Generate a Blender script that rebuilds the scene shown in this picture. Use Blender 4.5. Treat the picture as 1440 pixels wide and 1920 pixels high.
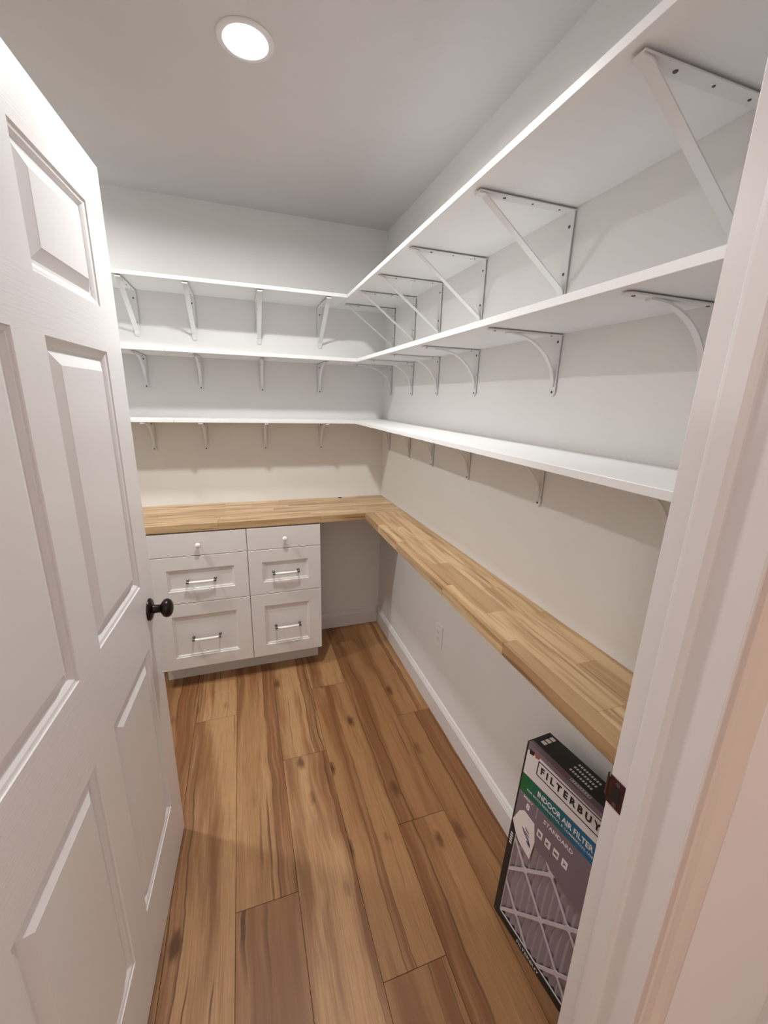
import bpy, bmesh, math, random
from mathutils import Vector, Matrix

for _o in list(bpy.data.objects):
    bpy.data.objects.remove(_o, do_unlink=True)
SC = bpy.context.scene
COL = SC.collection
rnd = random.Random(7)

# ------------------------------------------------------------------ camera
CAM_POS = Vector((-0.8404, -2.4914, 1.5200))
YAW, PIT, ROL, FPX = 19.1216, -15.3461, 1.5906, 771.65
y_, p_, r_ = (math.radians(a) for a in (YAW, PIT, ROL))
fwd = Vector((math.sin(y_) * math.cos(p_), math.cos(y_) * math.cos(p_), math.sin(p_)))
r0 = fwd.cross(Vector((0, 0, 1))).normalized()
u0 = r0.cross(fwd)
rt = r0 * math.cos(r_) + u0 * math.sin(r_)
upv = u0 * math.cos(r_) - r0 * math.sin(r_)
cd = bpy.data.cameras.new('camera')
cd.sensor_fit = 'HORIZONTAL'
cd.sensor_width = 36.0
cd.lens = FPX / 1440 * 36.0
cd.clip_start = 0.01
cam = bpy.data.objects.new('camera', cd)
COL.objects.link(cam)
M = Matrix((rt, upv, -fwd)).transposed().to_4x4()
M.translation = CAM_POS
cam.matrix_world = M
SC.camera = cam

# ------------------------------------------------------------------ world, exposure
LAMP = 560.0            # radiance of the two recessed ceiling lamps
LAMP_COL = (1.0, 0.992, 0.985)
W = bpy.data.worlds.new('hall_ambient')
SC.world = W
W.use_nodes = True
bg = W.node_tree.nodes['Background']
bg.inputs['Color'].default_value = (1.0, 0.84, 0.77, 1)
bg.inputs['Strength'].default_value = 0.72
vs = SC.view_settings
vs.view_transform = 'Standard'
vs.look = 'None'
vs.gamma = 1.0
vs.use_curve_mapping = False
vs.exposure = 0.45

# ------------------------------------------------------------------ dimensions (metres)
H = 2.424                       # ceiling
XL = -2.57                      # left wall
YF, YH = -2.100, -2.220         # front wall, inner and hall face
XJ = -0.290                     # strike-side jamb face
XJL = -1.212                    # hinge-side jamb face
DOOR_T = 2.032                  # head jamb underside
ZC, TC = 0.914, 0.038           # worktop
D1, D2 = 0.4018, 0.2258         # worktop depths: back, right
TS = 0.0165                     # shelf thickness
SH = {'top': (2.0012, 0.3015, 0.2895), 'middle': (1.7032, 0.2476, 0.285), 'bottom': (1.3823, 0.2386, 0.2185)}

# ------------------------------------------------------------------ materials
def mat(name, col=(.8, .8, .8), rough=.5, metal=0.0, spec=.5, emit=None, es=0.0):
    m = bpy.data.materials.new(name)
    m.use_nodes = True
    b = m.node_tree.nodes['Principled BSDF']
    b.inputs['Base Color'].default_value = (*col, 1)
    b.inputs['Roughness'].default_value = rough
    b.inputs['Metallic'].default_value = metal
    b.inputs['Specular IOR Level'].default_value = spec
    if emit:
        b.inputs['Emission Color'].default_value = (*emit, 1)
        b.inputs['Emission Strength'].default_value = es
    return m

class NT:
    def __init__(s, m):
        s.t = m.node_tree
        s.b = s.t.nodes['Principled BSDF']
    def n(s, typ, **kw):
        o = s.t.nodes.new(typ)
        for k, v in kw.items():
            if k.startswith('i_'):
                o.inputs[k[2:].replace('_', ' ')].default_value = v
            else:
                setattr(o, k, v)
        return o
    def l(s, a, b): s.t.links.new(a, b)
    def math(s, op, a, b=None, c=None, clamp=False):
        o = s.t.nodes.new('ShaderNodeMath'); o.operation = op; o.use_clamp = clamp
        for i, v in enumerate((a, b, c)):
            if v is None: continue
            if isinstance(v, (int, float)): o.inputs[i].default_value = v
            else: s.l(v, o.inputs[i])
        return o.outputs[0]
    def mix(s, fac, a, b, typ='MIX'):
        o = s.t.nodes.new('ShaderNodeMix'); o.data_type = 'RGBA'; o.blend_type = typ
        for sock, v in ((o.inputs[0], fac), (o.inputs[6], a), (o.inputs[7], b)):
            if isinstance(v, (int, float)): sock.default_value = v
            elif isinstance(v, tuple): sock.default_value = (*v, 1) if len(v) == 3 else v
            else: s.l(v, sock)
        return o.outputs[2]
    def noise(s, vec, scale, detail=3, rough=.55, dist=0.0):
        o = s.n('ShaderNodeTexNoise'); s.l(vec, o.inputs['Vector'])
        o.inputs['Scale'].default_value = scale; o.inputs['Detail'].default_value = detail
        o.inputs['Roughness'].default_value = rough; o.inputs['Distortion'].default_value = dist
        return o.outputs['Fac']
    def mapr(s, v, a, b, c=0.0, d=1.0, smooth=True):
        o = s.t.nodes.new('ShaderNodeMapRange')
        if smooth: o.interpolation_type = 'SMOOTHSTEP'
        s.l(v, o.inputs[0])
        for i, x in zip((1, 2, 3, 4), (a, b, c, d)): o.inputs[i].default_value = x
        return o.outputs[0]
    def bump(s, h, strength, dist=.002):
        o = s.n('ShaderNodeBump'); o.inputs['Strength'].default_value = strength
        o.inputs['Distance'].default_value = dist; s.l(h, o.inputs['Height'])
        s.l(o.outputs[0], s.b.inputs['Normal'])

def paint(name, col, rough, bump=.12, scale=260):
    m = mat(name, col, rough)
    t = NT(m)
    tc = t.n('ShaderNodeTexCoord').outputs['Object']
    n1 = t.noise(tc, scale, 4)
    n2 = t.noise(tc, 2.3, 3)
    t.l(t.mix(t.mapr(n2, .35, .65, 0, 1), tuple(c * .975 for c in col), col), t.b.inputs['Base Color'])
    t.bump(n1, bump, .0012)
    return m

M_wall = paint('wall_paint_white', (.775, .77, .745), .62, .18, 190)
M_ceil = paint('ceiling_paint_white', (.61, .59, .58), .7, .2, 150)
M_hall = paint('hall_wall_paint', (.75, .70, .67), .6, .15, 190)
M_trim = paint('trim_semigloss_white', (.745, .725, .72), .32, .03, 60)
M_casing = paint('casing_semigloss_warm_white', (.72, .60, .53), .34, .03, 60)
M_shelf = paint('shelf_melamine_white', (.83, .835, .83), .38, .02, 80)
M_brk = mat('bracket_powder_coat_white', (.755, .755, .745), .45)
M_scr = mat('screw_dark_steel', (.10, .095, .09), .45, .7)
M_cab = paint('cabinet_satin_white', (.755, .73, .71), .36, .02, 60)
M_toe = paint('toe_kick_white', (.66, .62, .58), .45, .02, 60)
M_bronze = mat('oil_rubbed_bronze', (.035, .024, .022), .28, .85)
M_bronze2 = mat('strike_bronze', (.085, .035, .032), .38, .8)
M_hole = mat('dark_hole', (.008, .007, .007), .8)
M_nickel = mat('pull_end_nickel', (.16, .155, .15), .3, .9)
M_ceram = mat('pull_white_ceramic', (.86, .85, .83), .15)
M_plate = mat('outlet_plastic_white', (.80, .79, .77), .35)
M_slot = mat('outlet_slot_grey', (.14, .13, .13), .6)
M_sub = mat('floor_underlay_dark', (.035, .018, .01), .9)
M_lens = mat('lamp_lens', (1, 1, 1), .4, emit=LAMP_COL, es=LAMP)

def door_grain(name, axis):
    m = mat(name, (.80, .785, .785), .34)
    t = NT(m)
    tc = t.n('ShaderNodeTexCoord').outputs['Object']
    mp = t.n('ShaderNodeMapping'); t.l(tc, mp.inputs[0])
    # door local axes: y runs along the width, z up
    mp.inputs['Scale'].default_value = (1, 1.0, 46) if axis == 'h' else (1, 46, 1.0)
    n = t.noise(mp.outputs[0], 6.0, 3, .5, .25)
    t.bump(t.mapr(n, .42, .60, 0, 1), .10 if axis == 'h' else .03, .001)
    return m
M_doorh = door_grain('door_skin_grain_rail', 'h')
M_doorv = door_grain('door_skin_grain_stile', 'v')
M_doorp = paint('door_panel_semigloss_white', (.80, .785, .785), .32, .03, 60)

def plank_mat():
    m = mat('floor_plank_wood', (.4, .24, .12), .4, 0, .35)
    t = NT(m)
    tc = t.n('ShaderNodeTexCoord').outputs['Object']
    def att(nm):
        a = t.n('ShaderNodeAttribute'); a.attribute_type = 'OBJECT'; a.attribute_name = nm
        return a.outputs['Fac']
    seed, tone, bp, bw, kn = att('seed'), att('tone'), att('band_pos'), att('band_width'), att('knots')
    sp = t.n('ShaderNodeSeparateXYZ'); t.l(tc, sp.inputs[0])
    x, y = sp.outputs[0], sp.outputs[1]
    def vec(sx, sy, k=1.0):
        c = t.n('ShaderNodeCombineXYZ')
        t.l(t.math('MULTIPLY', x, sx), c.inputs[0]); t.l(t.math('MULTIPLY', y, sy), c.inputs[1])
        t.l(t.math('MULTIPLY', seed, 13.7 * k), c.inputs[2])
        return c.outputs[0]
    wig = t.noise(vec(.8, 1.5), 2.2, 3)
    wob = t.math('MULTIPLY', t.math('SUBTRACT', wig, .5), .045)
    xw = t.math('ADD', x, wob)
    def vecw(sx, sy, k=1.0):
        c = t.n('ShaderNodeCombineXYZ')
        t.l(t.math('MULTIPLY', xw, sx), c.inputs[0]); t.l(t.math('MULTIPLY', y, sy), c.inputs[1])
        t.l(t.math('MULTIPLY', seed, 13.7 * k), c.inputs[2])
        return c.outputs[0]
    light, midc, dark, heart = (.55, .335, .165), (.37, .195, .080), (.195, .082, .029), (.070, .025, .009)
    c1 = t.mix(t.mapr(tone, 0, .5, 0, 1, False), light, midc)
    base = t.mix(t.mapr(tone, .5, 1, 0, 1, False), c1, dark)
    # broad tonal figure along the board
    broad = t.noise(vecw(16, 1.1), 1.0, 4, .55)
    base = t.mix(t.mapr(broad, .45, .68, 0, .85), base, dark)
    pale = t.noise(vecw(11, .9, 2.1), 1.0, 3, .5)
    base = t.mix(t.math('MULTIPLY', t.mapr(pale, .54, .72, 0, .85), t.math('SUBTRACT', 1.0, t.math('MULTIPLY', tone, .85))), base, light)
    # heartwood band at its own place on each board
    d = t.math('DIVIDE', t.math('ABSOLUTE', t.math('SUBTRACT', xw, bp)), t.math('MAXIMUM', bw, .0001))
    band = t.mapr(d, .70, 1.05, 1, 0)
    rim = t.mapr(t.math('ABSOLUTE', t.math('SUBTRACT', d, .95)), .05, .16, 1, 0)
    bn = t.mapr(t.noise(vecw(55, 1.4, 1.3), 1.0, 3), .32, .62, .25, 1)
    base = t.mix(t.math('MULTIPLY', t.math('MULTIPLY', band, bn), .80), base, (.165, .060, .021))
    base = t.mix(t.math('MULTIPLY', rim, t.mapr(t.noise(vec(3, 1.3, .9), 1.0, 2), .38, .55, .1, .75)), base, heart)
    # thin dark mineral streaks
    st = t.noise(vecw(62, 1.0, .7), 1.0, 2, .5)
    stm = t.noise(vec(5, 1.6, .4), 1.0, 2)
    base = t.mix(t.math('MULTIPLY', t.mapr(st, .62, .70, 0, 1), t.mapr(stm, .44, .58, 0, .9)), base, heart)
    # fine grain
    fg = t.noise(vec(420, 9), 1.0, 3, .6)
    base = t.mix(t.mapr(fg, .3, .7, .42, 0), base, dark)
    # knots
    vo = t.n('ShaderNodeTexVoronoi'); t.l(vec(8.5, 3.6, 3.1), vo.inputs['Vector']); vo.inputs['Scale'].default_value = 1.0
    ks = t.math('ADD', vo.outputs['Distance'], t.math('MULTIPLY', t.math('SUBTRACT', t.noise(vec(60, 30), 1.0, 2), .5), .14))
    k = t.math('MULTIPLY', t.mapr(ks, .06, .20, 1, 0), kn)
    base = t.mix(t.math('MULTIPLY', k, .95), base, heart)
    t.l(base, t.b.inputs['Base Color'])
    t.l(t.mapr(fg, .2, .8, .40, .52), t.b.inputs['Roughness'])
    t.bump(fg, .12, .0006)
    return m
M_plank = plank_mat()

def stave_mat():
    m = mat('butcher_block_wood', (.6, .4, .2), .38)
    t = NT(m)
    tc = t.n('ShaderNodeTexCoord').outputs['Object']
    def att(nm):
        a = t.n('ShaderNodeAttribute'); a.attribute_type = 'OBJECT'; a.attribute_name = nm
        return a.outputs['Fac']
    seed, tone = att('seed'), att('tone')
    sp = t.n('ShaderNodeSeparateXYZ'); t.l(tc, sp.inputs[0])
    def vec(sx, sy, sz, k):
        c = t.n('ShaderNodeCombineXYZ')
        t.l(t.math('MULTIPLY', sp.outputs[0], sx), c.inputs[0])
        t.l(t.math('ADD', t.math('MULTIPLY', sp.outputs[1], sy), t.math('MULTIPLY', seed, 3.3)), c.inputs[1])
        t.l(t.math('ADD', t.math('MULTIPLY', sp.outputs[2], sz), t.math('MULTIPLY', seed, 17.1 * k)), c.inputs[2])
        return c.outputs[0]
    light, dark, red = (.66, .475, .275), (.37, .23, .11), (.15, .070, .027)
    base = t.mix(tone, light, dark)
    g = t.noise(vec(34, 2.2, 34, 1), 1.0, 4, .6, .5)
    base = t.mix(t.mapr(g, .42, .64, 0, .85), base, (.33, .19, .082))
    s2 = t.noise(vec(70, 2.0, 70, .6), 1.0, 2, .5, .8)
    base = t.mix(t.mapr(s2, .57, .70, 0, .7), base, red)
    fg = t.noise(vec(500, 16, 500, 1.7), 1.0, 2)
    base = t.mix(t.mapr(fg, .3, .7, .2, 0), base, dark)
    t.l(base, t.b.inputs['Base Color'])
    t.bump(fg, .1, .0005)
    return m
M_stave = stave_mat()

# ------------------------------------------------------------------ mesh helpers
def bm_box(bm, x0, x1, y0, y1, z0, z1, bev=0.0, seg=1):
    r = bmesh.ops.create_cube(bm, size=1.0)
    vs_ = r['verts']
    for v in vs_:
        v.co = Vector(((x0 + x1) / 2 + v.co.x * (x1 - x0), (y0 + y1) / 2 + v.co.y * (y1 - y0), (z0 + z1) / 2 + v.co.z * (z1 - z0)))
    if bev > 0:
        es = list({e for v in vs_ for e in v.link_edges})
        bmesh.ops.bevel(bm, geom=es, offset=bev, segments=seg, affect='EDGES', profile=.5)

def bm_prism(bm, pts, axis, a, b):
    """extrude a 2-D outline along an axis; pts are (p,q) in the two remaining axes, in xyz order"""
    def co(p, q, t):
        return {'x': (t, p, q), 'y': (p, t, q), 'z': (p, q, t)}[axis]
    lo = [bm.verts.new(co(p, q, a)) for p, q in pts]
    hi = [bm.verts.new(co(p, q, b)) for p, q in pts]
    n = len(pts)
    fs = [bm.faces.new(lo), bm.faces.new(hi)]
    for i in range(n):
        fs.append(bm.faces.new((lo[i], lo[(i + 1) % n], hi[(i + 1) % n], hi[i])))
    bmesh.ops.recalc_face_normals(bm, faces=fs)

def bm_lathe(bm, prof, origin, axis, seg=28, cap=True):
    """prof: (r, h) along axis direction"""
    ax = Vector(axis).normalized()
    t = Vector((0, 0, 1)) if abs(ax.z) < .9 else Vector((1, 0, 0))
    e1 = ax.cross(t).normalized(); e2 = ax.cross(e1)
    rings = []
    for r, h in prof:
        c = Vector(origin) + ax * h
        if r < 1e-6: rings.append([bm.verts.new(c)])
        else: rings.append([bm.verts.new(c + (e1 * math.cos(2 * math.pi * i / seg) + e2 * math.sin(2 * math.pi * i / seg)) * r) for i in range(seg)])
    fs = []
    for a, b in zip(rings, rings[1:]):
        for i in range(seg):
            j = (i + 1) % seg
            if len(a) == 1 and len(b) == 1: continue
            if len(a) == 1: fs.append(bm.faces.new((a[0], b[i], b[j])))
            elif len(b) == 1: fs.append(bm.faces.new((a[i], b[0], a[j])))
            else: fs.append(bm.faces.new((a[i], b[i], b[j], a[j])))
    for rg, flip in ((rings[0], 0), (rings[-1], 1)):
        if cap and len(rg) > 1: fs.append(bm.faces.new(rg if flip else rg[::-1]))
    bmesh.ops.recalc_face_normals(bm, faces=fs)

def bm_tube(bm, pts, rad, seg=10):
    pts = [Vector(p) for p in pts]
    rads = rad if isinstance(rad, (list, tuple)) else [rad] * len(pts)
    rings = []
    for i, p in enumerate(pts):
        d = (pts[min(i + 1, len(pts) - 1)] - pts[max(i - 1, 0)]).normalized()
        t = Vector((0, 0, 1)) if abs(d.z) < .9 else Vector((1, 0, 0))
        e1 = d.cross(t).normalized(); e2 = d.cross(e1)
        rings.append([bm.verts.new(p + (e1 * math.cos(2 * math.pi * k / seg) + e2 * math.sin(2 * math.pi * k / seg)) * rads[i]) for k in range(seg)])
    fs = []
    for a, b in zip(rings, rings[1:]):
        for k in range(seg): fs.append(bm.faces.new((a[k], a[(k + 1) % seg], b[(k + 1) % seg], b[k])))
    fs += [bm.faces.new(rings[0][::-1]), bm.faces.new(rings[-1])]
    bmesh.ops.recalc_face_normals(bm, faces=fs)

def bm_rings(bm, rings):
    """nested closed loops of equal length; last one is capped"""
    rv = [[bm.verts.new(p) for p in r] for r in rings]
    for a, b in zip(rv, rv[1:]):
        n = len(a)
        for i in range(n): bm.faces.new((a[i], a[(i + 1) % n], b[(i + 1) % n], b[i]))
    bm.faces.new(rv[-1])

def obj(name, bm, m, parent=None, loc=(0, 0, 0), smooth=False, angle=None):
    me = bpy.data.meshes.new(name)
    if isinstance(bm, bmesh.types.BMesh):
        bm.to_mesh(me); bm.free()
    else:
        me = bm
    for mm in (m if isinstance(m, (list, tuple)) else [m]):
        me.materials.append(mm)
    if smooth:
        for p in me.polygons: p.use_smooth = True
        if angle:
            me.set_sharp_from_angle(angle=math.radians(angle))
    o = bpy.data.objects.new(name, me)
    o.location = loc
    COL.objects.link(o)
    if parent: o.parent = parent
    return o

def tag(o, label, cat, group=None, kind=None):
    o['label'] = label; o['category'] = cat
    if group: o['group'] = group
    if kind: o['kind'] = kind
    return o

def thing(name, label, cat, loc=(0, 0, 0), rotz=0.0, group=None, kind=None):
    o = bpy.data.objects.new(name, None)
    o.empty_display_size = .05
    COL.objects.link(o)
    o.location = loc; o.rotation_euler = (0, 0, rotz)
    return tag(o, label, cat, group, kind)

def dup_tree(src, parent=None):
    c = src.copy(); COL.objects.link(c)
    if parent: c.parent = parent
    for ch in list(src.children):
        k = dup_tree(ch, c)
    return c

def boxo(name, m, dims, parent=None, bev=0.0, seg=1, loc=(0, 0, 0)):
    bm = bmesh.new(); bm_box(bm, *dims, bev, seg)
    return obj(name, bm, m, parent, loc)

# ================================================================== ROOM SHELL
tag(boxo('wall_back', M_wall, (XL - .1, .1, 0, .1, -.02, H + .1)), 'white painted back wall behind the drawers and shelves', 'wall', kind='structure')
tag(boxo('wall_right', M_wall, (0, .1, YF, 0, -.02, H + .1)), 'long white painted wall beside the narrow worktop', 'wall', kind='structure')
tag(boxo('wall_left', M_wall, (XL - .1, XL, YF, 0, -.02, H + .1)), 'white painted wall behind the open door', 'wall', kind='structure')
bm = bmesh.new()
for d in ((XL - .1, XJL - .018, YH + .003, YF - .002, -.02, H + .1), (XJ + .018, .1, YH + .003, YF - .002, -.02, H + .1), (XJL - .018, XJ + .018, YH + .003, YF - .002, DOOR_T + .018, H + .1)):
    bm_box(bm, *d)
tag(obj('wall_front', bm, M_wall), 'white pantry wall around the doorway', 'wall', kind='structure')
bm = bmesh.new()
for d in ((XL - .1, XJL - .018, YH, YH + .003, -.02, H + .1), (XJ + .018, 1.3, YH, YH + .003, -.02, H + .1), (XJL - .018, XJ + .018, YH, YH + .003, DOOR_T + .018, H + .1)):
    bm_box(bm, *d)
tag(obj('wall_hall', bm, M_hall), 'warm beige hall wall beside the door casing', 'wall', kind='structure')

# ceiling with two round cut-outs for the recessed lamps
LAMPS = ((-.768, -1.060), (-1.800, -.780))
RC, RECESS = .0535, .0065
bm = bmesh.new()
x0c, x1c, y0c, y1c = XL - .1, .1, YF - .12, .1
xs_ = sorted([x0c, x1c] + [lx + s_ * .15 for lx, _ in LAMPS for s_ in (-1, 1)])
def quad(pts): bm.faces.new([bm.verts.new((px, py, H)) for px, py in pts])
for a_, b_ in zip(xs_, xs_[1:]):
    lp = [l for l in LAMPS if a_ - .001 < l[0] < b_ + .001]
    if not lp:
        quad(((a_, y0c), (a_, y1c), (b_, y1c), (b_, y0c))); continue
    lx, ly = lp[0]
    quad(((a_, y0c), (a_, ly - .15), (b_, ly - .15), (b_, y0c)))
    quad(((a_, ly + .15), (a_, y1c), (b_, y1c), (b_, ly + .15)))
    ring = []
    for i in range(48):
        t_ = 2 * math.pi * i / 48
        c_, n_ = math.cos(t_), math.sin(t_)
        k_ = .15 / max(abs(c_), abs(n_))
        ring.append(((lx + RC * c_, ly + RC * n_), (lx + k_ * c_, ly + k_ * n_)))
    for i in range(48):
        p, q_ = ring[i], ring[(i + 1) % 48]
        quad((p[0], p[1], q_[1], q_[0]))
bmesh.ops.remove_doubles(bm, verts=bm.verts, dist=1e-5)
top = [bm.verts.new((px, py, H + .1)) for px, py in ((x0c, y0c), (x1c, y0c), (x1c, y1c), (x0c, y1c))]
bm.faces.new(top)
bmesh.ops.recalc_face_normals(bm, faces=bm.faces)
for f in bm.faces:
    c_ = f.calc_center_median()
    if (c_.z < H + .05) == (f.normal.z > 0): f.normal_flip()
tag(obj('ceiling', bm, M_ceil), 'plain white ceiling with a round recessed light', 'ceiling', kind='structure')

# floor: underlay slab with every plank as its own piece
floor = tag(boxo('floor', M_sub, (XL - .1, 1.3, YH - .6, .1, -.05, -.0075)), 'brown wood plank floor with dark streaks', 'floor', kind='structure')
hf = mat('hall_floor_wood', (.30, .165, .075), .45)
tag(boxo('floor_hall', hf, (-6, 6, -9, YH - .6, -.05, 0)), 'brown wood floor of the hall outside the doorway', 'floor', kind='structure')
PW = 0.189
PL = 1.2225
# per column: y of one cross joint; then per plank overrides (tone, band position, band width, knots)
joint = {0: -.906, 1: -1.418, 2: -.585, 3: -1.007, 4: -1.522, 5: -.669, 6: -1.31, 7: -.42, 8: -1.02, 9: -1.6, 10: -.8, 11: -.3, 12: -1.2, 13: -.6}
style = {  # (column, plank index counted from the back wall) -> tone, band_pos, band_width, knots
    (0, 0): (.52, .03, .012, .8), (0, 1): (.66, .035, .040, .6),
    (1, 0): (.80, -.03, .030, .8), (1, 1): (.62, -.062, .030, .8), (1, 2): (.50, -.070, .034, 1),
    (2, 0): (.30, -.078, .012, .4), (2, 1): (.48, -.012, .014, 1), (2, 2): (.62, .055, .022, .3),
    (3, 0): (.18, .062, .020, .7), (3, 1): (.10, .086, .010, .8),
    (4, 0): (.66, .074, .026, .8), (4, 1): (.40, .070, .032, .2),
    (5, 0): (.16, -.082, .018, .7), (5, 1): (.18, -.078, .022, .9),
    (6, 0): (.45, .03, .03, .5), (6, 1): (.6, .05, .04, .5)}
for c in range(14):
    xr = -.001 - c * PW
    xl = max(xr - PW, XL)
    if xr - xl < .02: continue
    ys = [joint[c] + k * PL for k in range(-3, 4)]
    cuts = sorted({0.0, YH - .6, *[v for v in ys if YH - .6 + .03 < v < -.03]}, reverse=True)
    for k, (ya, yb) in enumerate(zip(cuts, cuts[1:])):
        cx, cy = (xr + xl) / 2, (ya + yb) / 2
        bm = bmesh.new()
        bm_box(bm, xl - cx + .0005, xr - cx - .0005, yb - cy + .0006, ya - cy - .0006, -.0075, 0, .0007)
        o = obj('plank', bm, M_plank, floor, (cx, cy, 0))
        tn, bp, bw, kn = style.get((c, k), (rnd.uniform(.2, .8), rnd.uniform(-.08, .08), rnd.uniform(.01, .035), rnd.random()))
        o['seed'] = float(c * 1.37 + k * 4.11 + .3); o['tone'] = float(tn); o['band_pos'] = float(bp); o['band_width'] = float(bw); o['knots'] = float(kn)

# baseboards
BB = [(0, 0), (-.0148, 0), (-.0148, .086), (-.0125, .090), (-.0115, .0945), (-.0085, .0985), (-.0065, .105), (-.003, .1094), (0, .1094)]
bm = bmesh.new(); bm_prism(bm, [(p, q) for p, q in BB], 'y', YF, 0)
tag(obj('baseboard_right', bm, M_trim), 'white moulded baseboard along the long wall', 'baseboard', kind='structure')
bm = bmesh.new(); bm_prism(bm, [(p, q) for p, q in BB], 'x', -.472, -.0148)
tag(obj('baseboard_back', bm, M_trim), 'short white baseboard beside the drawer cabinets', 'baseboard', kind='structure')
bm = bmesh.new(); bm_prism(bm, [(XL - p, q) for p, q in BB], 'y', YF, -.02)
tag(obj('baseboard_left', bm, M_trim), 'white baseboard behind the open door', 'baseboard', kind='structure')

# door frame: jambs, stops, strike plate
fr = thing('trim_1', 'white door jamb with stop and bronze strike plate', 'door frame', (XJ, YF, 0), kind='structure')
boxo('jamb', M_trim, (0, .018, -.122, 0, 0, DOOR_T + .018), fr, .0015, 2)
boxo('jamb', M_trim, (XJL - XJ - .018, XJL - XJ, -.122, 0, 0, DOOR_T + .018), fr, .0015, 2)
boxo('jamb', M_trim, (XJL - XJ, 0, -.122, 0, DOOR_T, DOOR_T + .018), fr, .0015, 2)
def stop_prof(x, s):   # rounded stop section, in x,y
    return [(x, -.034), (x - s * .008, -.034), (x - s * .0105, -.0365), (x - s * .0115, -.041), (x - s * .0115, -.064), (x - s * .009, -.069), (x - s * .005, -.0715), (x, -.072)]
bm = bmesh.new(); bm_prism(bm, stop_prof(0, 1), 'z', 0, DOOR_T - .0115); obj('stop', bm, M_trim, fr)
bm = bmesh.new(); bm_prism(bm, stop_prof(XJL - XJ, -1), 'z', 0, DOOR_T - .0115); obj('stop', bm, M_trim, fr)
boxo('stop', M_trim, (XJL - XJ, 0, -.072, -.034, DOOR_T - .0115, DOOR_T), fr, .001)
# strike plate (lip wraps the pantry-side edge)
sp = boxo('strike_plate', M_bronze2, (-.0018, .0, -.034, .000, .872, .928), fr, .0008)
bm = bmesh.new()
lip = []
for i in range(7):
    a = math.pi / 2 * i / 6
    lip.append((-.0018 + .009 * (1 - math.cos(a)), .009 * math.sin(a)))
outl = lip + [(x + .0018 * math.cos(math.pi / 2 * i / 6) * 1 + .0002, y - .0018 * math.sin(math.pi / 2 * i / 6)) for i, (x, y) in reversed(list(enumerate(lip)))]
bm_prism(bm, outl, 'z', .880, .920)
obj('lip', bm, M_bronze2, sp)
boxo('latch_hole', M_hole, (-.0022, -.0012, -.0225, -.0085, .888, .912), sp)
for zz in (.8795, .9205):
    bm = bmesh.new(); bm_lathe(bm, [(.0042, 0), (.0042, .0006), (.002, .0011), (0, .0011)], (-.0018, -.0165, zz), (-1, 0, 0), 14)
    obj('screw', bm, M_nickel, sp, smooth=True, angle=40)

# casing on the hall side
cs = thing('trim_2', 'warm white moulded casing around the doorway on the hall side', 'casing', (XJ, YH, 0), kind='structure')
CP = [(.006, 0), (.006, -.008), (.009, -.0105), (.013, -.0105), (.016, -.0085), (.030, -.010), (.045, -.0145), (.055, -.0165), (.0605, -.0155), (.0625, -.012), (.0625, 0)]
bm = bmesh.new(); bm_prism(bm, CP, 'z', 0, DOOR_T + .068); obj('casing_leg', bm, M_casing, cs)
bm = bmesh.new(); bm_prism(bm, [(XJL - XJ - p, q) for p, q in CP], 'z', 0, DOOR_T + .068); obj('casing_leg', bm, M_casing, cs)
bm = bmesh.new(); bm_prism(bm, [(q, DOOR_T + p) for p, q in CP], 'x', XJL - XJ - .006, .006); obj('casing_head', bm, M_casing, cs)
cs2 = thing('trim_3', 'further white casing on the beige hall wall', 'casing', (.150, YH, 0), kind='structure')
bm = bmesh.new(); bm_prism(bm, [(.0685 - p, q) for p, q in CP], 'z', 0, DOOR_T + .068); obj('casing_leg', bm, M_trim, cs2)

# ================================================================== THE OPEN DOOR
DW, DH, DTK = .914, 2.009, .035
ang = math.atan2(.05531962, .9984687)             # how far it stands off square
F = Vector((-1.1223, -1.1963, .012))
# local frame: origin at the free edge bottom, +y runs towards the hinge edge, face at x = 0, thickness to -x
door = thing('door_1', 'white six-panel door standing open with a dark bronze knob', 'door', F, 0, kind='structure')
door.rotation_euler = (0, 0, math.pi - ang)        # local +y -> world (sin, -cos); local +x flips, so face sits on local -x
ycut = [0, .110, .404, .505, .799, DW]
zcut = [0, .222, .802, .993, 1.597, 1.694, 1.902, DH]
FX = -1  # room face lies on local x = 0, the body goes to +x after the half turn
bm = bmesh.new()
def cell(bm, x, y0, y1, z0, z1, mi):
    f = bm.faces.new([bm.verts.new((x, a, b)) for a, b in ((y0, z0), (y1, z0), (y1, z1), (y0, z1))])
    f.material_index = mi
panels = [(j, k) for j in (1, 3) for k in (1, 3, 5)]
for x in (0.0, DTK):
    # stiles and mullion full height, rails between
    for j in range(5):
        for k in range(7):
            if (j, k) in panels: continue
            cell(bm, x, ycut[j], ycut[j + 1], zcut[k], zcut[k + 1], 1 if j in (0, 2, 4) and not (j == 2 and k in (0, 2, 4, 6)) else 0)
for a, b, c_, d in (((0, 0), (DW, 0), 0, 0), ((0, DH), (DW, DH), 0, 0)):
    bm.faces.new([bm.verts.new(v) for v in ((0, a[0], a[1]), (0, b[0], b[1]), (DTK, b[0], b[1]), (DTK, a[0], a[1]))])
for y in (0, DW):
    f = bm.faces.new([bm.verts.new(v) for v in ((0, y, 0), (0, y, DH), (DTK, y, DH), (DTK, y, 0))]); f.material_index = 1
bmesh.ops.remove_doubles(bm, verts=bm.verts, dist=1e-5)
bmesh.ops.recalc_face_normals(bm, faces=bm.faces)
edge = [e for e in bm.edges if abs(e.verts[0].co.y) < 1e-6 and abs(e.verts[1].co.y) < 1e-6 and abs(e.verts[0].co.x) < 1e-6 and abs(e.verts[1].co.x) < 1e-6]
obj('slab', bm, [M_doorh, M_doorv], door)
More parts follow.
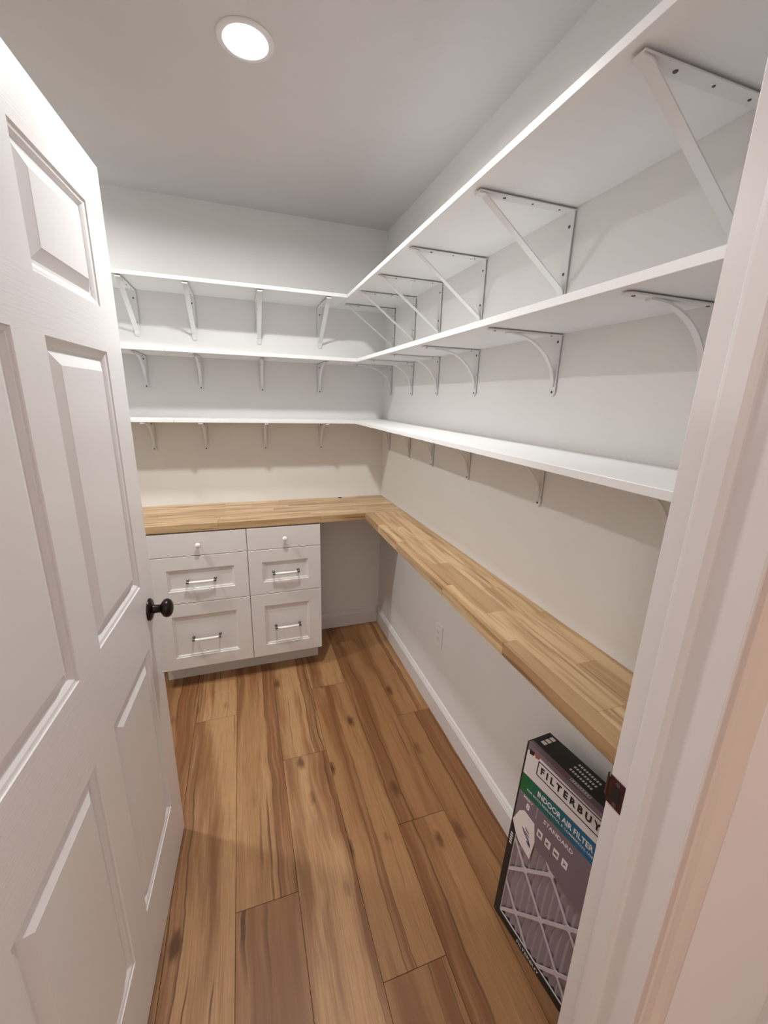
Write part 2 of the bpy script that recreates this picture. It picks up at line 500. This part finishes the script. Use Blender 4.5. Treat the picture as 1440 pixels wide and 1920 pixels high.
PROF = [(0, 0), (.0012, .0022), (.0035, .0032), (.0085, .0042), (.0125, .0068), (.0155, .0092), (.0165, .0104), (.0225, .0104), (.024, .0098), (.0445, .0012), (.0455, .0006)]
for j, k in panels:
    y0, y1, z0, z1 = ycut[j], ycut[j + 1], zcut[k], zcut[k + 1]
    bm = bmesh.new()
    for side in (0, 1):
        rg = [[((d if side == 0 else DTK - d), a, b) for a, b in ((y0 + i, z0 + i), (y1 - i, z0 + i), (y1 - i, z1 - i), (y0 + i, z1 - i))] for i, d in PROF]
        bm_rings(bm, rg)
    bmesh.ops.recalc_face_normals(bm, faces=bm.faces)
    for f in bm.faces:       # each side is an open skin: face it outwards
        c = f.calc_center_median()
        want = -1 if c.x < DTK / 2 else 1
        if f.normal.x * want < 0: f.normal_flip()
    obj('raised_panel', bm, M_doorp, door)
# knob sets on both faces
for side in (0, 1):
    x0 = 0 if side == 0 else DTK
    ax = (-1, 0, 0) if side == 0 else (1, 0, 0)
    bm = bmesh.new()
    bm_lathe(bm, [(.0325, 0), (.0325, .003), (.030, .0062), (.024, .009), (.0175, .0105), (.0135, .012), (.0125, .016), (.0118, .024), (.0125, .030), (.015, .0335)], (x0, .060, .900), ax, 36)
    ro = obj('knob_rose', bm, M_bronze, door, smooth=True, angle=40)
    bm = bmesh.new()
    pr = [(.0135, .031)]
    for i in range(1, 15):
        a = math.pi * i / 15
        pr.append((max(.0135 if i < 2 else 0, .0275 * math.sin(a) ** .85), .047 - .0165 * math.cos(a)))
    pr.append((0, .0635))
    bm_lathe(bm, pr, (x0, .060, .900), ax, 36)
    obj('knob', bm, M_bronze, door, smooth=True, angle=50)
boxo('latch_plate', M_bronze, (.005, .030, -.0008, .0, .872, .928), door)
for zz in (.20, 1.0, 1.80):
    bm = bmesh.new(); bm_tube(bm, [(DTK + .004, DW + .004, zz - .045), (DTK + .004, DW + .004, zz + .045)], .0065, 12)
    obj('hinge', bm, M_bronze, door, smooth=True, angle=40)

# ================================================================== SHELVES
wallname = {'right': 'long wall', 'back': 'back wall'}
def shelf(level, z, xr, yb):
    # long-wall run, full length; back-wall run butts against it
    t = tag(boxo('wall_shelf', M_shelf, (-xr, 0, YF, 0, 0, TS), None, .0008, 1, (0, 0, z)),
            'white %s shelf running along the long wall above the narrow worktop' % level, 'shelf', 'white wall shelves')
    s = thing('wall_shelf', 'white %s shelf on the back wall above the drawer cabinets' % level, 'shelf', (-xr, 0, z), 0, 'white wall shelves')
    xm = -1.150
    if level == 'top':
        boxo('board', M_shelf, (XL + xr, -.0006, -yb, 0, 0, TS), s, .0008)
    else:
        boxo('board', M_shelf, (xm + xr, -.0006, -yb, 0, 0, TS), s, .0008)
        boxo('board', M_shelf, (XL + xr, xm + xr - .0012, -yb, 0, 0, TS), s, .0008)
for lv, (z, xr, yb) in SH.items():
    shelf(lv, z, xr, yb)

# ------------------------------------------------------------------ brackets
def screw_part(parent, loc, axis, r=.0036):
    bm = bmesh.new()
    bm_lathe(bm, [(r * .45, -.0071), (r * .45, 0), (r, 0), (r * .9, .0011), (r * .35, .0016), (0, .0012)], loc, axis, 12)
    return obj('screw', bm, M_scr, parent, smooth=True, angle=40)

def strip(bm, pts, w, th):
    """flat bar following pts (x,z) in the plane y=0, thickness th to the side away from the corner, width w along y"""
    n = len(pts)
    L = []
    for i, (x, z) in enumerate(pts):
        a = Vector(pts[max(i - 1, 0)]); b = Vector(pts[min(i + 1, n - 1)])
        d = (b - a).normalized(); nn = Vector((d.y, -d.x))
        if nn.dot(Vector((-.15, -.15)) - Vector((0, 0))) < 0: nn = -nn
        L.append(((x, z), (x + nn.x * th, z + nn.y * th)))
    out = [p for p, _ in L] + [q_ for _, q_ in reversed(L)]
    bm_prism(bm, out, 'y', -w / 2, w / 2)

def rounded_plate(bm, w, length, th, gap):
    """wall flange: upright plate with a rounded lower end"""
    hw = w / 2
    o = [(-hw, -gap), (hw, -gap)]
    for i in range(9):
        a = math.pi * i / 8
        o.append((hw * math.cos(a), -(length - hw) - hw * math.sin(a)))
    bm_prism(bm, o, 'x', -gap - th, -gap)

def straight_bracket():
    t = thing('shelf_bracket', 'x', 'bracket')
    w, th, g = .026, .0030, .0042
    bm = bmesh.new(); bm_box(bm, -.281, 0, -w / 2, w / 2, -g - th, -g, .0006); obj('shelf_flange', bm, M_brk, t)
    bm = bmesh.new(); rounded_plate(bm, w, .213, th, g); obj('wall_flange', bm, M_brk, t)
    bm = bmesh.new(); strip(bm, [(-.281, -.0072), (-.262, -.0090), (-.013, -.186), (-.0072, -.2)], .021, .0028); obj('diagonal_brace', bm, M_brk, t)
    for x, r in ((-.207, .0040), (-.126, .0026), (-.044, .0028)): screw_part(t, (x, 0, -g - th), (0, 0, -1), r)
    for z in (-.040, -.150): screw_part(t, (-g - th, 0, z), (-1, 0, 0), .0040)
    return t

def curved_bracket(hl, br):
    t = thing('shelf_bracket', 'x', 'bracket')
    w, th, g = .022, .0030, .0030
    bm = bmesh.new()
    hw = w / 2
    o = [(0, -hw), (0, hw)]
    for i in range(9):
        a = math.pi * i / 8
        o.append((-(hl - hw) - hw * math.sin(a), hw * math.cos(a)))
    bm_prism(bm, o, 'z', -g - th, -g); obj('shelf_flange', bm, M_brk, t)
    bm = bmesh.new(); rounded_plate(bm, w, .163, th, g); obj('wall_flange', bm, M_brk, t)
    bm = bmesh.new()
    pts = []
    for i in range(17):
        a = math.pi / 2 * i / 16
        pts.append((-br + (br - .006) * math.sin(a), -.138 + (.138 - .006) * math.cos(a)))
    pts = [(-br - .008, -.006)] + pts
    strip(bm, pts, .0125, .0040); obj('curved_brace', bm, M_brk, t)
    screw_part(t, (-hl + .020, 0, -g - th), (0, 0, -1), .0036)
    screw_part(t, (-.030, 0, -g - th), (0, 0, -1), .0034)
    screw_part(t, (-g - th, 0, -.020), (-1, 0, 0), .0036)
    screw_part(t, (-g - th, 0, -.152), (-1, 0, 0), .0036)
    return t

ORD = ['first', 'second', 'third', 'fourth', 'fifth', 'sixth']
protoS, protoC = straight_bracket(), curved_bracket(.228, .165)
used = {id(protoS): False, id(protoC): False}
def place(proto, loc, rz, label, group):
    o = proto if not used[id(proto)] else dup_tree(proto)
    used[id(proto)] = True
    o.location = loc; o.rotation_euler = (0, 0, rz)
    tag(o, label, 'bracket', group)
RY = {'top': [-.156, -.451, -.735, -1.073, -1.486, -1.912], 'middle': [-.135, -.453, -.748, -1.075, -1.498, -1.906], 'bottom': [-.135, -.455, -.742, -1.074, -1.498, -1.906]}
BX = {'top': [-.391, -.720, -1.040, -1.300], 'middle': [-.396, -.716, -1.030, -1.288], 'bottom': [-.392, -.714, -1.031, -1.287]}
for lv in ('top', 'middle', 'bottom'):
    pr = protoS if lv == 'top' else protoC
    kind = 'straight-braced' if lv == 'top' else 'curved'
    for i, y in enumerate(RY[lv]):
        place(pr, (0, y, SH[lv][0]), 0, 'white %s bracket under the %s shelf of the long wall, %s from the room corner' % (kind, lv, ORD[i]), 'brackets under the %s shelf' % lv)
    for i, x in enumerate(BX[lv]):
        place(pr, (x, 0, SH[lv][0]), math.pi / 2, 'white %s bracket under the %s shelf of the back wall, %s from the room corner' % (kind, lv, ORD[i]), 'brackets under the %s shelf' % lv)

# ================================================================== BUTCHER-BLOCK WORKTOPS
def worktop(label, length, depth, rows, loc, rotz, seedbase, ends, end_pos=None):
    """staves run along local y from 0 to -length; depth along local -x from 0"""
    t = thing('butcher_block_worktop', label, 'worktop', loc, rotz, 'butcher-block worktops')
    rr = random.Random(seedbase)
    ws = [w_ * depth / sum(rows) for w_ in rows]
    for i, rw in enumerate(ws):
        y = 0.0
        cuts = [0.0]
        y = -rr.uniform(.12, .5)
        while y > -length + .10:
            cuts.append(y); y -= rr.uniform(.24, .52)
        cuts.append(-length)
        for k, (ya, yb) in enumerate(zip(cuts, cuts[1:])):
            cx, cy = -sum(ws[:i]) - rw / 2, (ya + yb) / 2
            bm = bmesh.new()
            bm_box(bm, -rw / 2 + .00012, rw / 2 - .00012, yb - cy + .00015, ya - cy - .00015, 0, TC, .0012 if i == (len(rows) - 1 if rotz == 0 else 0) else .0003)
            o = obj('stave', bm, M_stave, t, (cx, cy, 0))
            o['seed'] = rr.uniform(0, 30); o['tone'] = min(.8, max(0, rr.gauss(.34, .30)))
    return t
worktop('narrow light oak butcher-block worktop along the long wall', -YF - D1 - .001, D2, (.9, 1.2, 1.35, .8), (0, -D1 - .0006, ZC - TC), 0, 11, None)
wb = worktop('deep light oak butcher-block worktop over the drawer cabinets', -XL, D1, (.9, 1.1, 1, 1.25, .85, 1.1, 1.0), (0, 0, ZC - TC), -math.pi / 2, 23, None)
wb.rotation_euler = (0, 0, -math.pi / 2)     # local -y -> world -x ; local -x -> world +y, so shift the depth
wb.location = (0, -D1, ZC - TC)
bm = bmesh.new(); bm_lathe(bm, [(.0125, 0), (.0125, .0012), (.0095, .0018), (.0095, .0006), (0, .0006)], (0, 0, 0), (0, 0, 1), 20)
g = obj('cable_grommet', bm, M_hole, wb, smooth=True, angle=40)
g.location = (-(D1 - .020), -.280, TC)
g['label'] = 'small black cable hole near the wall'

# ================================================================== DRAWER CABINETS
def front_panel(bm, w, h, margin, th):
    """drawer front in local x (0..w), z (0..h), front face at y=0 (towards -y), body to +y"""
    e = .0012
    rg = [[(0, th, 0), (w, th, 0), (w, th, h), (0, th, h)],
          [(0, e, 0), (w, e, 0), (w, e, h), (0, e, h)],
          [(e, 0, e), (w - e, 0, e), (w - e, 0, h - e), (e, 0, h - e)]]
    if margin:
        for i, d in ((0, 0), (.002, .0045), (.0085, .0055), (.0105, .0085), (.0155, .0095)):
            m_ = margin + i
            rg.append([(m_, d, m_), (w - m_, d, m_), (w - m_, d, h - m_), (m_, d, h - m_)])
    bm_rings(bm, rg)
    bm.faces.new([bm.verts.new(v) for v in reversed(rg[0])])
    bmesh.ops.remove_doubles(bm, verts=bm.verts, dist=1e-6)
    bmesh.ops.recalc_face_normals(bm, faces=bm.faces)

def pull(parent, cx, cz):
    t = bmesh.new()
    hw = .064
    # arched bar: dark feet and ends, white ceramic grip
    for s in (-1, 1):
        bm_lathe(t, [(.0075, 0), (.0075, .002), (.0045, .005), (.0042, .020), (.006, .024), (.0062, .031), (.004, .0335), (0, .034)], (cx + s * hw, 0, cz), (0, -1, 0), 14)
        bm_tube(t, [(cx + s * hw, -.0275, cz), (cx + s * (hw - .008), -.0285, cz)], .0056, 12)
    h = obj('pull_handle', t, M_nickel, parent, smooth=True, angle=40)
    g_ = bmesh.new()
    pts, rad = [], []
    for i in range(13):
        u = -1 + 2 * i / 12
        pts.append((cx + u * (hw - .008), -.0285 - .003 * (1 - u * u), cz)); rad.append(.0052 + .0018 * (1 - u * u))
    bm_tube(g_, pts, rad, 12)
    o = obj('ceramic_grip', g_, M_ceram, parent, smooth=True, angle=50)
    o['label'] = 'white ceramic grip of the pull'
    h['label'] = 'dark nickel ends of the pull'

def knob(parent, cx, cz):
    b = bmesh.new()
    bm_lathe(b, [(.0085, 0), (.0085, .0015), (.0048, .004), (.0044, .011), (.006, .0135)], (cx, 0, cz), (0, -1, 0), 18)
    o = obj('knob_stem', b, M_nickel, parent, smooth=True, angle=40)
    b = bmesh.new()
    pr = [(.006, .0125), (.0105, .0145), (.0132, .0185), (.0135, .0225), (.0118, .0265), (.0075, .0293), (.003, .0302), (0, .0304)]
    bm_lathe(b, pr, (cx, 0, cz), (0, -1, 0), 22)
    obj('ceramic_knob', b, M_ceram, parent, smooth=True, angle=60)

def cabinet(x0, x1, label):
    w = x1 - x0
    yf = -.3995
    t = thing('drawer_cabinet', label, 'cabinet', (x0, yf, 0), 0, 'white drawer cabinets')
    boxo('carcass', M_cab, (.0, w, .0205, -yf - .002, .118, ZC - TC - .0005), t, .001)
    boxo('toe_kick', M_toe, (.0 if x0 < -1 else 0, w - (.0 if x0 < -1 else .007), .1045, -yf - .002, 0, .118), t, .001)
    gp = .0016
    for z0, z1, m_ in ((.7515, .8685, 0), (.4995, .7485, .0675), (.1245, .4965, .0675)):
        bm = bmesh.new(); front_panel(bm, w - 2 * gp, z1 - z0, m_, .0195)
        d = obj('drawer', bm, M_cab, t, (gp, 0, z0))
        if m_ == 0: knob(d, w / 2 - gp, .0575 if True else 0)
        else:
            pull(d, w / 2 - gp, (z1 - z0) / 2 - (.002 if z1 > .6 else .008))
    return t
cabinet(-.8495, -.4720, 'white three-drawer base cabinet next to the open kneehole under the worktop')
cabinet(-1.3000, -.8495, 'wider white three-drawer base cabinet partly behind the open door')

# ================================================================== WALL OUTLET
t = thing('wall_outlet', 'white wall outlet plate below the narrow worktop', 'outlet', (0, -.928, .437))
boxo('plate', M_plate, (-.0062, 0, -.036, .036, -.058, .058), t, .0022, 2)
rc = boxo('receptacle', M_plate, (-.0085, -.005, -.0165, .0165, -.0335, .0335), t, .001)
for zz in (-.017, .017):
    for yy in (-.006, .006):
        boxo('slot', M_slot, (-.0087, -.0083, yy - .0011, yy + .0011, zz - .004, zz + .004), rc)
    boxo('slot', M_slot, (-.0087, -.0083, -.002, .002, zz - .0115, zz - .008), rc)

# ================================================================== RECESSED LAMPS
def downlight(x, y, label):
    t = thing('recessed_light', label, 'light', (x, y, H), 0, 'round recessed ceiling lights')
    bm = bmesh.new(); bm_lathe(bm, [(.0740, 0), (.0740, -.0015), (.0715, -.0040), (.0620, -.0052), (.0540, -.0040), (.0505, -.0005), (.0500, RECESS - .001), (.0525, RECESS - .001), (.0528, 0), (.0740, 0)], (0, 0, 0), (0, 0, 1), 48, False)
    obj('trim_ring', bm, M_trim, t, smooth=True, angle=40)
    bm = bmesh.new(); bm_lathe(bm, [(.0530, RECESS + .004), (.0530, RECESS), (0, RECESS - .0008)], (0, 0, 0), (0, 0, 1), 48)
    obj('lens', bm, M_lens, t, smooth=True, angle=40)
downlight(*LAMPS[0], 'glowing round recessed light in the ceiling above the open floor')
downlight(*LAMPS[1], 'glowing round recessed light in the ceiling behind the open door')

# ================================================================== AIR FILTER CARTON
M_blk = mat('carton_black', (.012, .014, .013), .45)
M_grn = None
M_wht = mat('carton_white', (.66, .62, .62), .45)
M_pur = mat('carton_mauve_grey', (.185, .140, .165), .5)
M_ink = mat('print_ink_black', (.01, .01, .01), .5)
M_ltr = mat('print_ink_white', (.72, .70, .70), .5)
M_lat = mat('filter_grid_white', (.56, .50, .515), .55)
M_ple = mat('filter_pleat_grey', (.33, .275, .29), .8)
M_stk = mat('sticker_white', (.74, .69, .68), .5)
M_mrk = mat('sticker_mark_violet', (.05, .02, .11), .5)
M_red = mat('carton_red_print', (.30, .08, .07), .5)
M_band = mat('carton_green_blue_band', (.01, .12, .05), .45)
tb = NT(M_band)
_tc = tb.n('ShaderNodeTexCoord').outputs['Object']
_sp = tb.n('ShaderNodeSeparateXYZ'); tb.l(_tc, _sp.inputs[0])
tb.l(tb.mix(tb.mapr(_sp.outputs[0], .02, .24, 0, 1, False), (.006, .115, .032), (.008, .115, .26)), tb.b.inputs['Base Color'])

FW, FH, FT = .293, .6155, .086
fb = thing('filter_carton', 'tall air filter carton with a green and blue band leaning by the long wall', 'box', (-.187, -1.752, .0))
wv = Vector((.13269, -.99116, 0)).normalized()
uv = Vector((.07255, .00971, .99732)).normalized()
wv = (wv - uv * wv.dot(uv)).normalized()
nv = uv.cross(wv)          # local +y: from the front into the box
# local axes: x across the front, y into the box, z up
R3 = Matrix((wv, -(wv.cross(uv)) if False else uv.cross(wv), uv)).transposed()
fb.rotation_mode = 'QUATERNION'
fb.rotation_quaternion = R3.to_quaternion()
# lift so the back bottom edge rests on the floor
corner = R3 @ Vector((0, FT, 0))
fb.location = Vector((-.187, -1.752, max(0, -corner.z) if corner.z < 0 else 0))
WIN = (.021, FW - .021, .021, .375)   # window in the carton front
bm = bmesh.new()
# carton as a shell: sides, back, and front frame around the filter window
bm_box(bm, 0, FW, .012, FT, 0, FH, .0006)
bm_box(bm, 0, WIN[0], 0, .0125, 0, FH)
bm_box(bm, WIN[1], FW, 0, .0125, 0, FH)
bm_box(bm, WIN[0], WIN[1], 0, .0125, 0, WIN[2])
bm_box(bm, WIN[0], WIN[1], 0, .0125, WIN[3], FH)
obj('carton', bm, M_blk, fb)
# pleated media behind the window
bm = bmesh.new()
npl = 12
pv = []
for i in range(2 * npl + 1):
    x = WIN[0] + (WIN[1] - WIN[0]) * i / (2 * npl)
    yy = .0045 if i % 2 == 0 else .0119
    pv.append((bm.verts.new((x, yy, WIN[2])), bm.verts.new((x, yy, WIN[3]))))
for a, b in zip(pv, pv[1:]): bm.faces.new((a[0], b[0], b[1], a[1]))
obj('pleated_media', bm, M_ple, fb)
# die-cut support grid
bm = bmesh.new()
def bar(bm, a, b, w, y0=.0012, y1=.0042):
    a, b = Vector((a[0], 0, a[1])), Vector((b[0], 0, b[1]))
    d = (b - a).normalized(); n_ = Vector((-d.z, 0, d.x)) * w / 2
    pts = [(p.x, p.z) for p in (a + n_, b + n_, b - n_, a - n_)]
    bm_prism(bm, pts, 'y', y0, y1)
def clipz(p, q):
    # clip the segment to the window
    (x0, z0), (x1, z1) = p, q
    t0, t1 = 0.0, 1.0
    dx, dz = x1 - x0, z1 - z0
    for pp, qq in ((-dx, x0 - WIN[0]), (dx, WIN[1] - x0), (-dz, z0 - WIN[2]), (dz, WIN[3] - z0)):
        if abs(pp) < 1e-9:
            if qq < 0: return None
            continue
        r = qq / pp
        if pp < 0: t0 = max(t0, r)
        else: t1 = min(t1, r)
    if t0 >= t1: return None
    return (x0 + dx * t0, z0 + dz * t0), (x0 + dx * t1, z0 + dz * t1)
# node lattice measured on the carton: columns 70 mm apart, rows shifted
nodes = lambda i, j: (.0735 + .0735 * i - .005 * j * 0, .242 + .080 * i - .1605 * j)
for j in range(-3, 6):
    s_ = clipz(nodes(-3, j), nodes(6, j))
    if s_: bar(bm, *s_, .0085)
for i in range(-2, 5):
    s_ = clipz(nodes(i, -3), nodes(i, 6))
    # the steep bars slant: from one node down to the next node of the lower row
for i in range(-4, 8):
    a = nodes(i, 0); b = nodes(i + 1, 1)
    dx, dz = b[0] - a[0], b[1] - a[1]
    s_ = clipz((a[0] - 8 * dx, a[1] - 8 * dz), (a[0] + 8 * dx, a[1] + 8 * dz))
    if s_: bar(bm, *s_, .0060)
for i in range(-3, 6):
    for j in range(-2, 5):
        x, z = nodes(i, j)
        if WIN[0] < x < WIN[1] and WIN[2] < z < WIN[3]:
            bm_prism(bm, [(x + .009 * math.cos(a), z + .009 * math.sin(a)) for a in [math.pi * k / 5 for k in range(10)]], 'y', .0011, .0043)
obj('support_grid', bm, M_lat, fb)
bm = bmesh.new()
for a, b in (((WIN[0], WIN[2]), (WIN[1], WIN[2])), ((WIN[0], WIN[2]), (WIN[0], WIN[3]))): bar(bm, a, b, .004, .0008, .0040)
obj('window_edge', bm, M_lat, fb)

def print_quad(name, m, pts, off=.0006, parent=fb, base=0.0):
    bm = bmesh.new(); bm_prism(bm, pts, 'y', -off + base, base)
    return obj(name, bm, m, parent)
def rect(x0, x1, z0, z1): return [(x0, z0), (x1, z0), (x1, z1), (x0, z1)]
print_quad('printed_field', M_pur, rect(.006, FW - .004, .345, FH - .001), .0004)
print_quad('printed_field', M_wht, [(.006, .518), (FW - .004, .534), (FW - .004, .600), (.020, .600), (.006, .592)], .0006)
bm = bmesh.new(); bm_prism(bm, [(.006, .460), (FW - .004, .474), (FW - .004, .533), (.006, .517)], 'y', -.0006, 0); obj('colour_band', bm, M_band, fb)
print_quad('printed_mark', M_ink, [(.012, .600), (.030, .602), (.028, .590), (.014, .586)], .0010)
print_quad('printed_mark', M_red, [(.028, .602), (.048, .604), (.046, .594), (.034, .590)], .0010)
print_quad('printed_field', M_pur, [(.080, .378), (FW - .004, .405), (FW - .004, .330), (.205, .318), (.150, .335)], .0005)
# frame round the name
for a, b in (((.047, .549), (.047, .590)), ((.047, .590), (.247, .596)), ((.047, .549), (.247, .552)), ((.247, .552), (.247, .596))):
    bm = bmesh.new(); bar(bm, a, b, .0026, -.0011, -.0005); obj('printed_frame', bm, M_ink, fb)

def text_mesh(body, width, height, x, z, m, parent, base=-.0006, off=.0005, rot=0.0, plane='front', bold=.012):
    cu = bpy.data.curves.new('lettering', 'FONT')
    cu.body = body; cu.size = 1.0; cu.offset = bold; cu.resolution_u = 2
    to = bpy.data.objects.new('lettering', cu); COL.objects.link(to)
    bpy.context.view_layer.update()
    dg = bpy.context.evaluated_depsgraph_get()
    me = bpy.data.meshes.new_from_object(to.evaluated_get(dg))
    bpy.data.objects.remove(to, do_unlink=True); bpy.data.curves.remove(cu)
    xs = [v.co.x for v in me.vertices]; ys = [v.co.y for v in me.vertices]
    sx, sy = width / (max(xs) - min(xs)), height / (max(ys) - min(ys))
    cr, sr = math.cos(rot), math.sin(rot)
    for v in me.vertices:
        a, b = (v.co.x - min(xs)) * sx, (v.co.y - min(ys)) * sy
        a, b = a * cr - b * sr, a * sr + b * cr
        v.co = (x + a, base - off, z + b) if plane == 'front' else (x + a, z + b, base + off)
    o = obj('lettering', me, m, parent)
    return o
text_mesh('F I L T E R B U Y', .178, .0215, .058, .560, M_ink, fb, rot=.022, bold=.045)
text_mesh('INDOOR AIR FILTER', .168, .0170, .064, .4925, M_ltr, fb, rot=.045, bold=.025)
text_mesh('FOR BOTH RESIDENTIAL & COMMERCIAL USE', .205, .0065, .030, .4775, M_ltr, fb, rot=.045, bold=.012)
text_mesh('MERV', .033, .0085, .024, .449, M_ltr, fb, rot=.03)
text_mesh('8', .0125, .0200, .037, .424, M_ltr, fb, bold=.03)
text_mesh('STANDARD', .092, .0125, .097, .4385, M_ltr, fb, rot=.03, bold=.025)
print_quad('printed_rule', M_ltr, rect(.0720, .0726, .425, .462), .0006)
for i, (cx, cz) in enumerate(((.094, .396), (.121, .396), (.148, .396), (.175, .396))):
    print_quad('printed_icon', M_ltr, rect(cx - .0085, cx + .0085, cz - .0110, cz + .0110), .0009)
    hole = [[(-.004, -.006), (.005, -.005), (.004, .005), (-.005, .006)], [(-.006, -.004), (.004, -.007), (.001, 0), (.005, .005), (-.004, .003)], [(-.006, -.004), (.006, -.004), (.006, .004), (-.006, .004)], [(-.004, -.006), (.006, .0), (-.004, .006), (-.002, 0)]][i]
    print_quad('icon_figure', M_pur, [(cx + a, cz + b) for a, b in hole], .0012)
# peeling white sticker with a violet mark
stk = print_quad('sticker', M_stk, [(.004, .352), (.020, .398), (.034, .412), (.073, .407), (.085, .358), (.080, .293), (.036, .307), (.018, .328)], .0016)
for pts in ([(.040, .362), (.046, .352), (.066, .339), (.072, .330), (.074, .334), (.068, .343), (.047, .357), (.042, .364)],
            [(.050, .366), (.064, .361), (.064, .364), (.050, .370)], [(.050, .357), (.066, .350), (.067, .353), (.051, .360)], [(.060, .334), (.074, .326), (.075, .331), (.062, .338)]):
    print_quad('sticker_mark', M_mrk, pts, .0004, stk, -.0016)
# bottom strip and left strip print
text_mesh('FILTERBUY', .082, .0105, .097, .0045, M_ltr, fb, base=0)
for i in range(5):
    print_quad('printed_dash', M_ltr, rect(.006, .015, .268 + i * .0085, .2725 + i * .0085), .0005)
# top face print: icon row, small rows of unreadable print, boxed word on the front fold
def top_quad(name, m, x0, x1, y0, y1, off=.0005):
    bm = bmesh.new(); bm_prism(bm, rect(x0, x1, y0, y1), 'z', FH, FH + off); return obj(name, bm, m, fb)
top_quad('printed_fold', M_pur, .004, FW - .004, .0, .016, .0006)
for i in range(3):
    top_quad('printed_icon', M_ltr, .016, .030, .032 + i * .0165, .044 + i * .0165)
for r_i in range(3):
    for c_i in range(9):
        top_quad('printed_dash', M_ltr, .112 + c_i * .0075, .1165 + c_i * .0075, .030 + r_i * .017, .037 + r_i * .017)
for c_i in range(7):
    top_quad('printed_dash', M_red, .078 + c_i * .007, .083 + c_i * .007, .005, .012, .0009)
top_quad('printed_frame', M_ltr, .135, .192, .004, .013, .0009)
top_quad('printed_frame', M_pur, .1365, .1905, .0052, .0118, .0011)
for c_i in range(7):
    top_quad('printed_dash', M_ltr, .140 + c_i * .007, .1445 + c_i * .007, .0065, .0105, .0014)

bpy.context.view_layer.update()
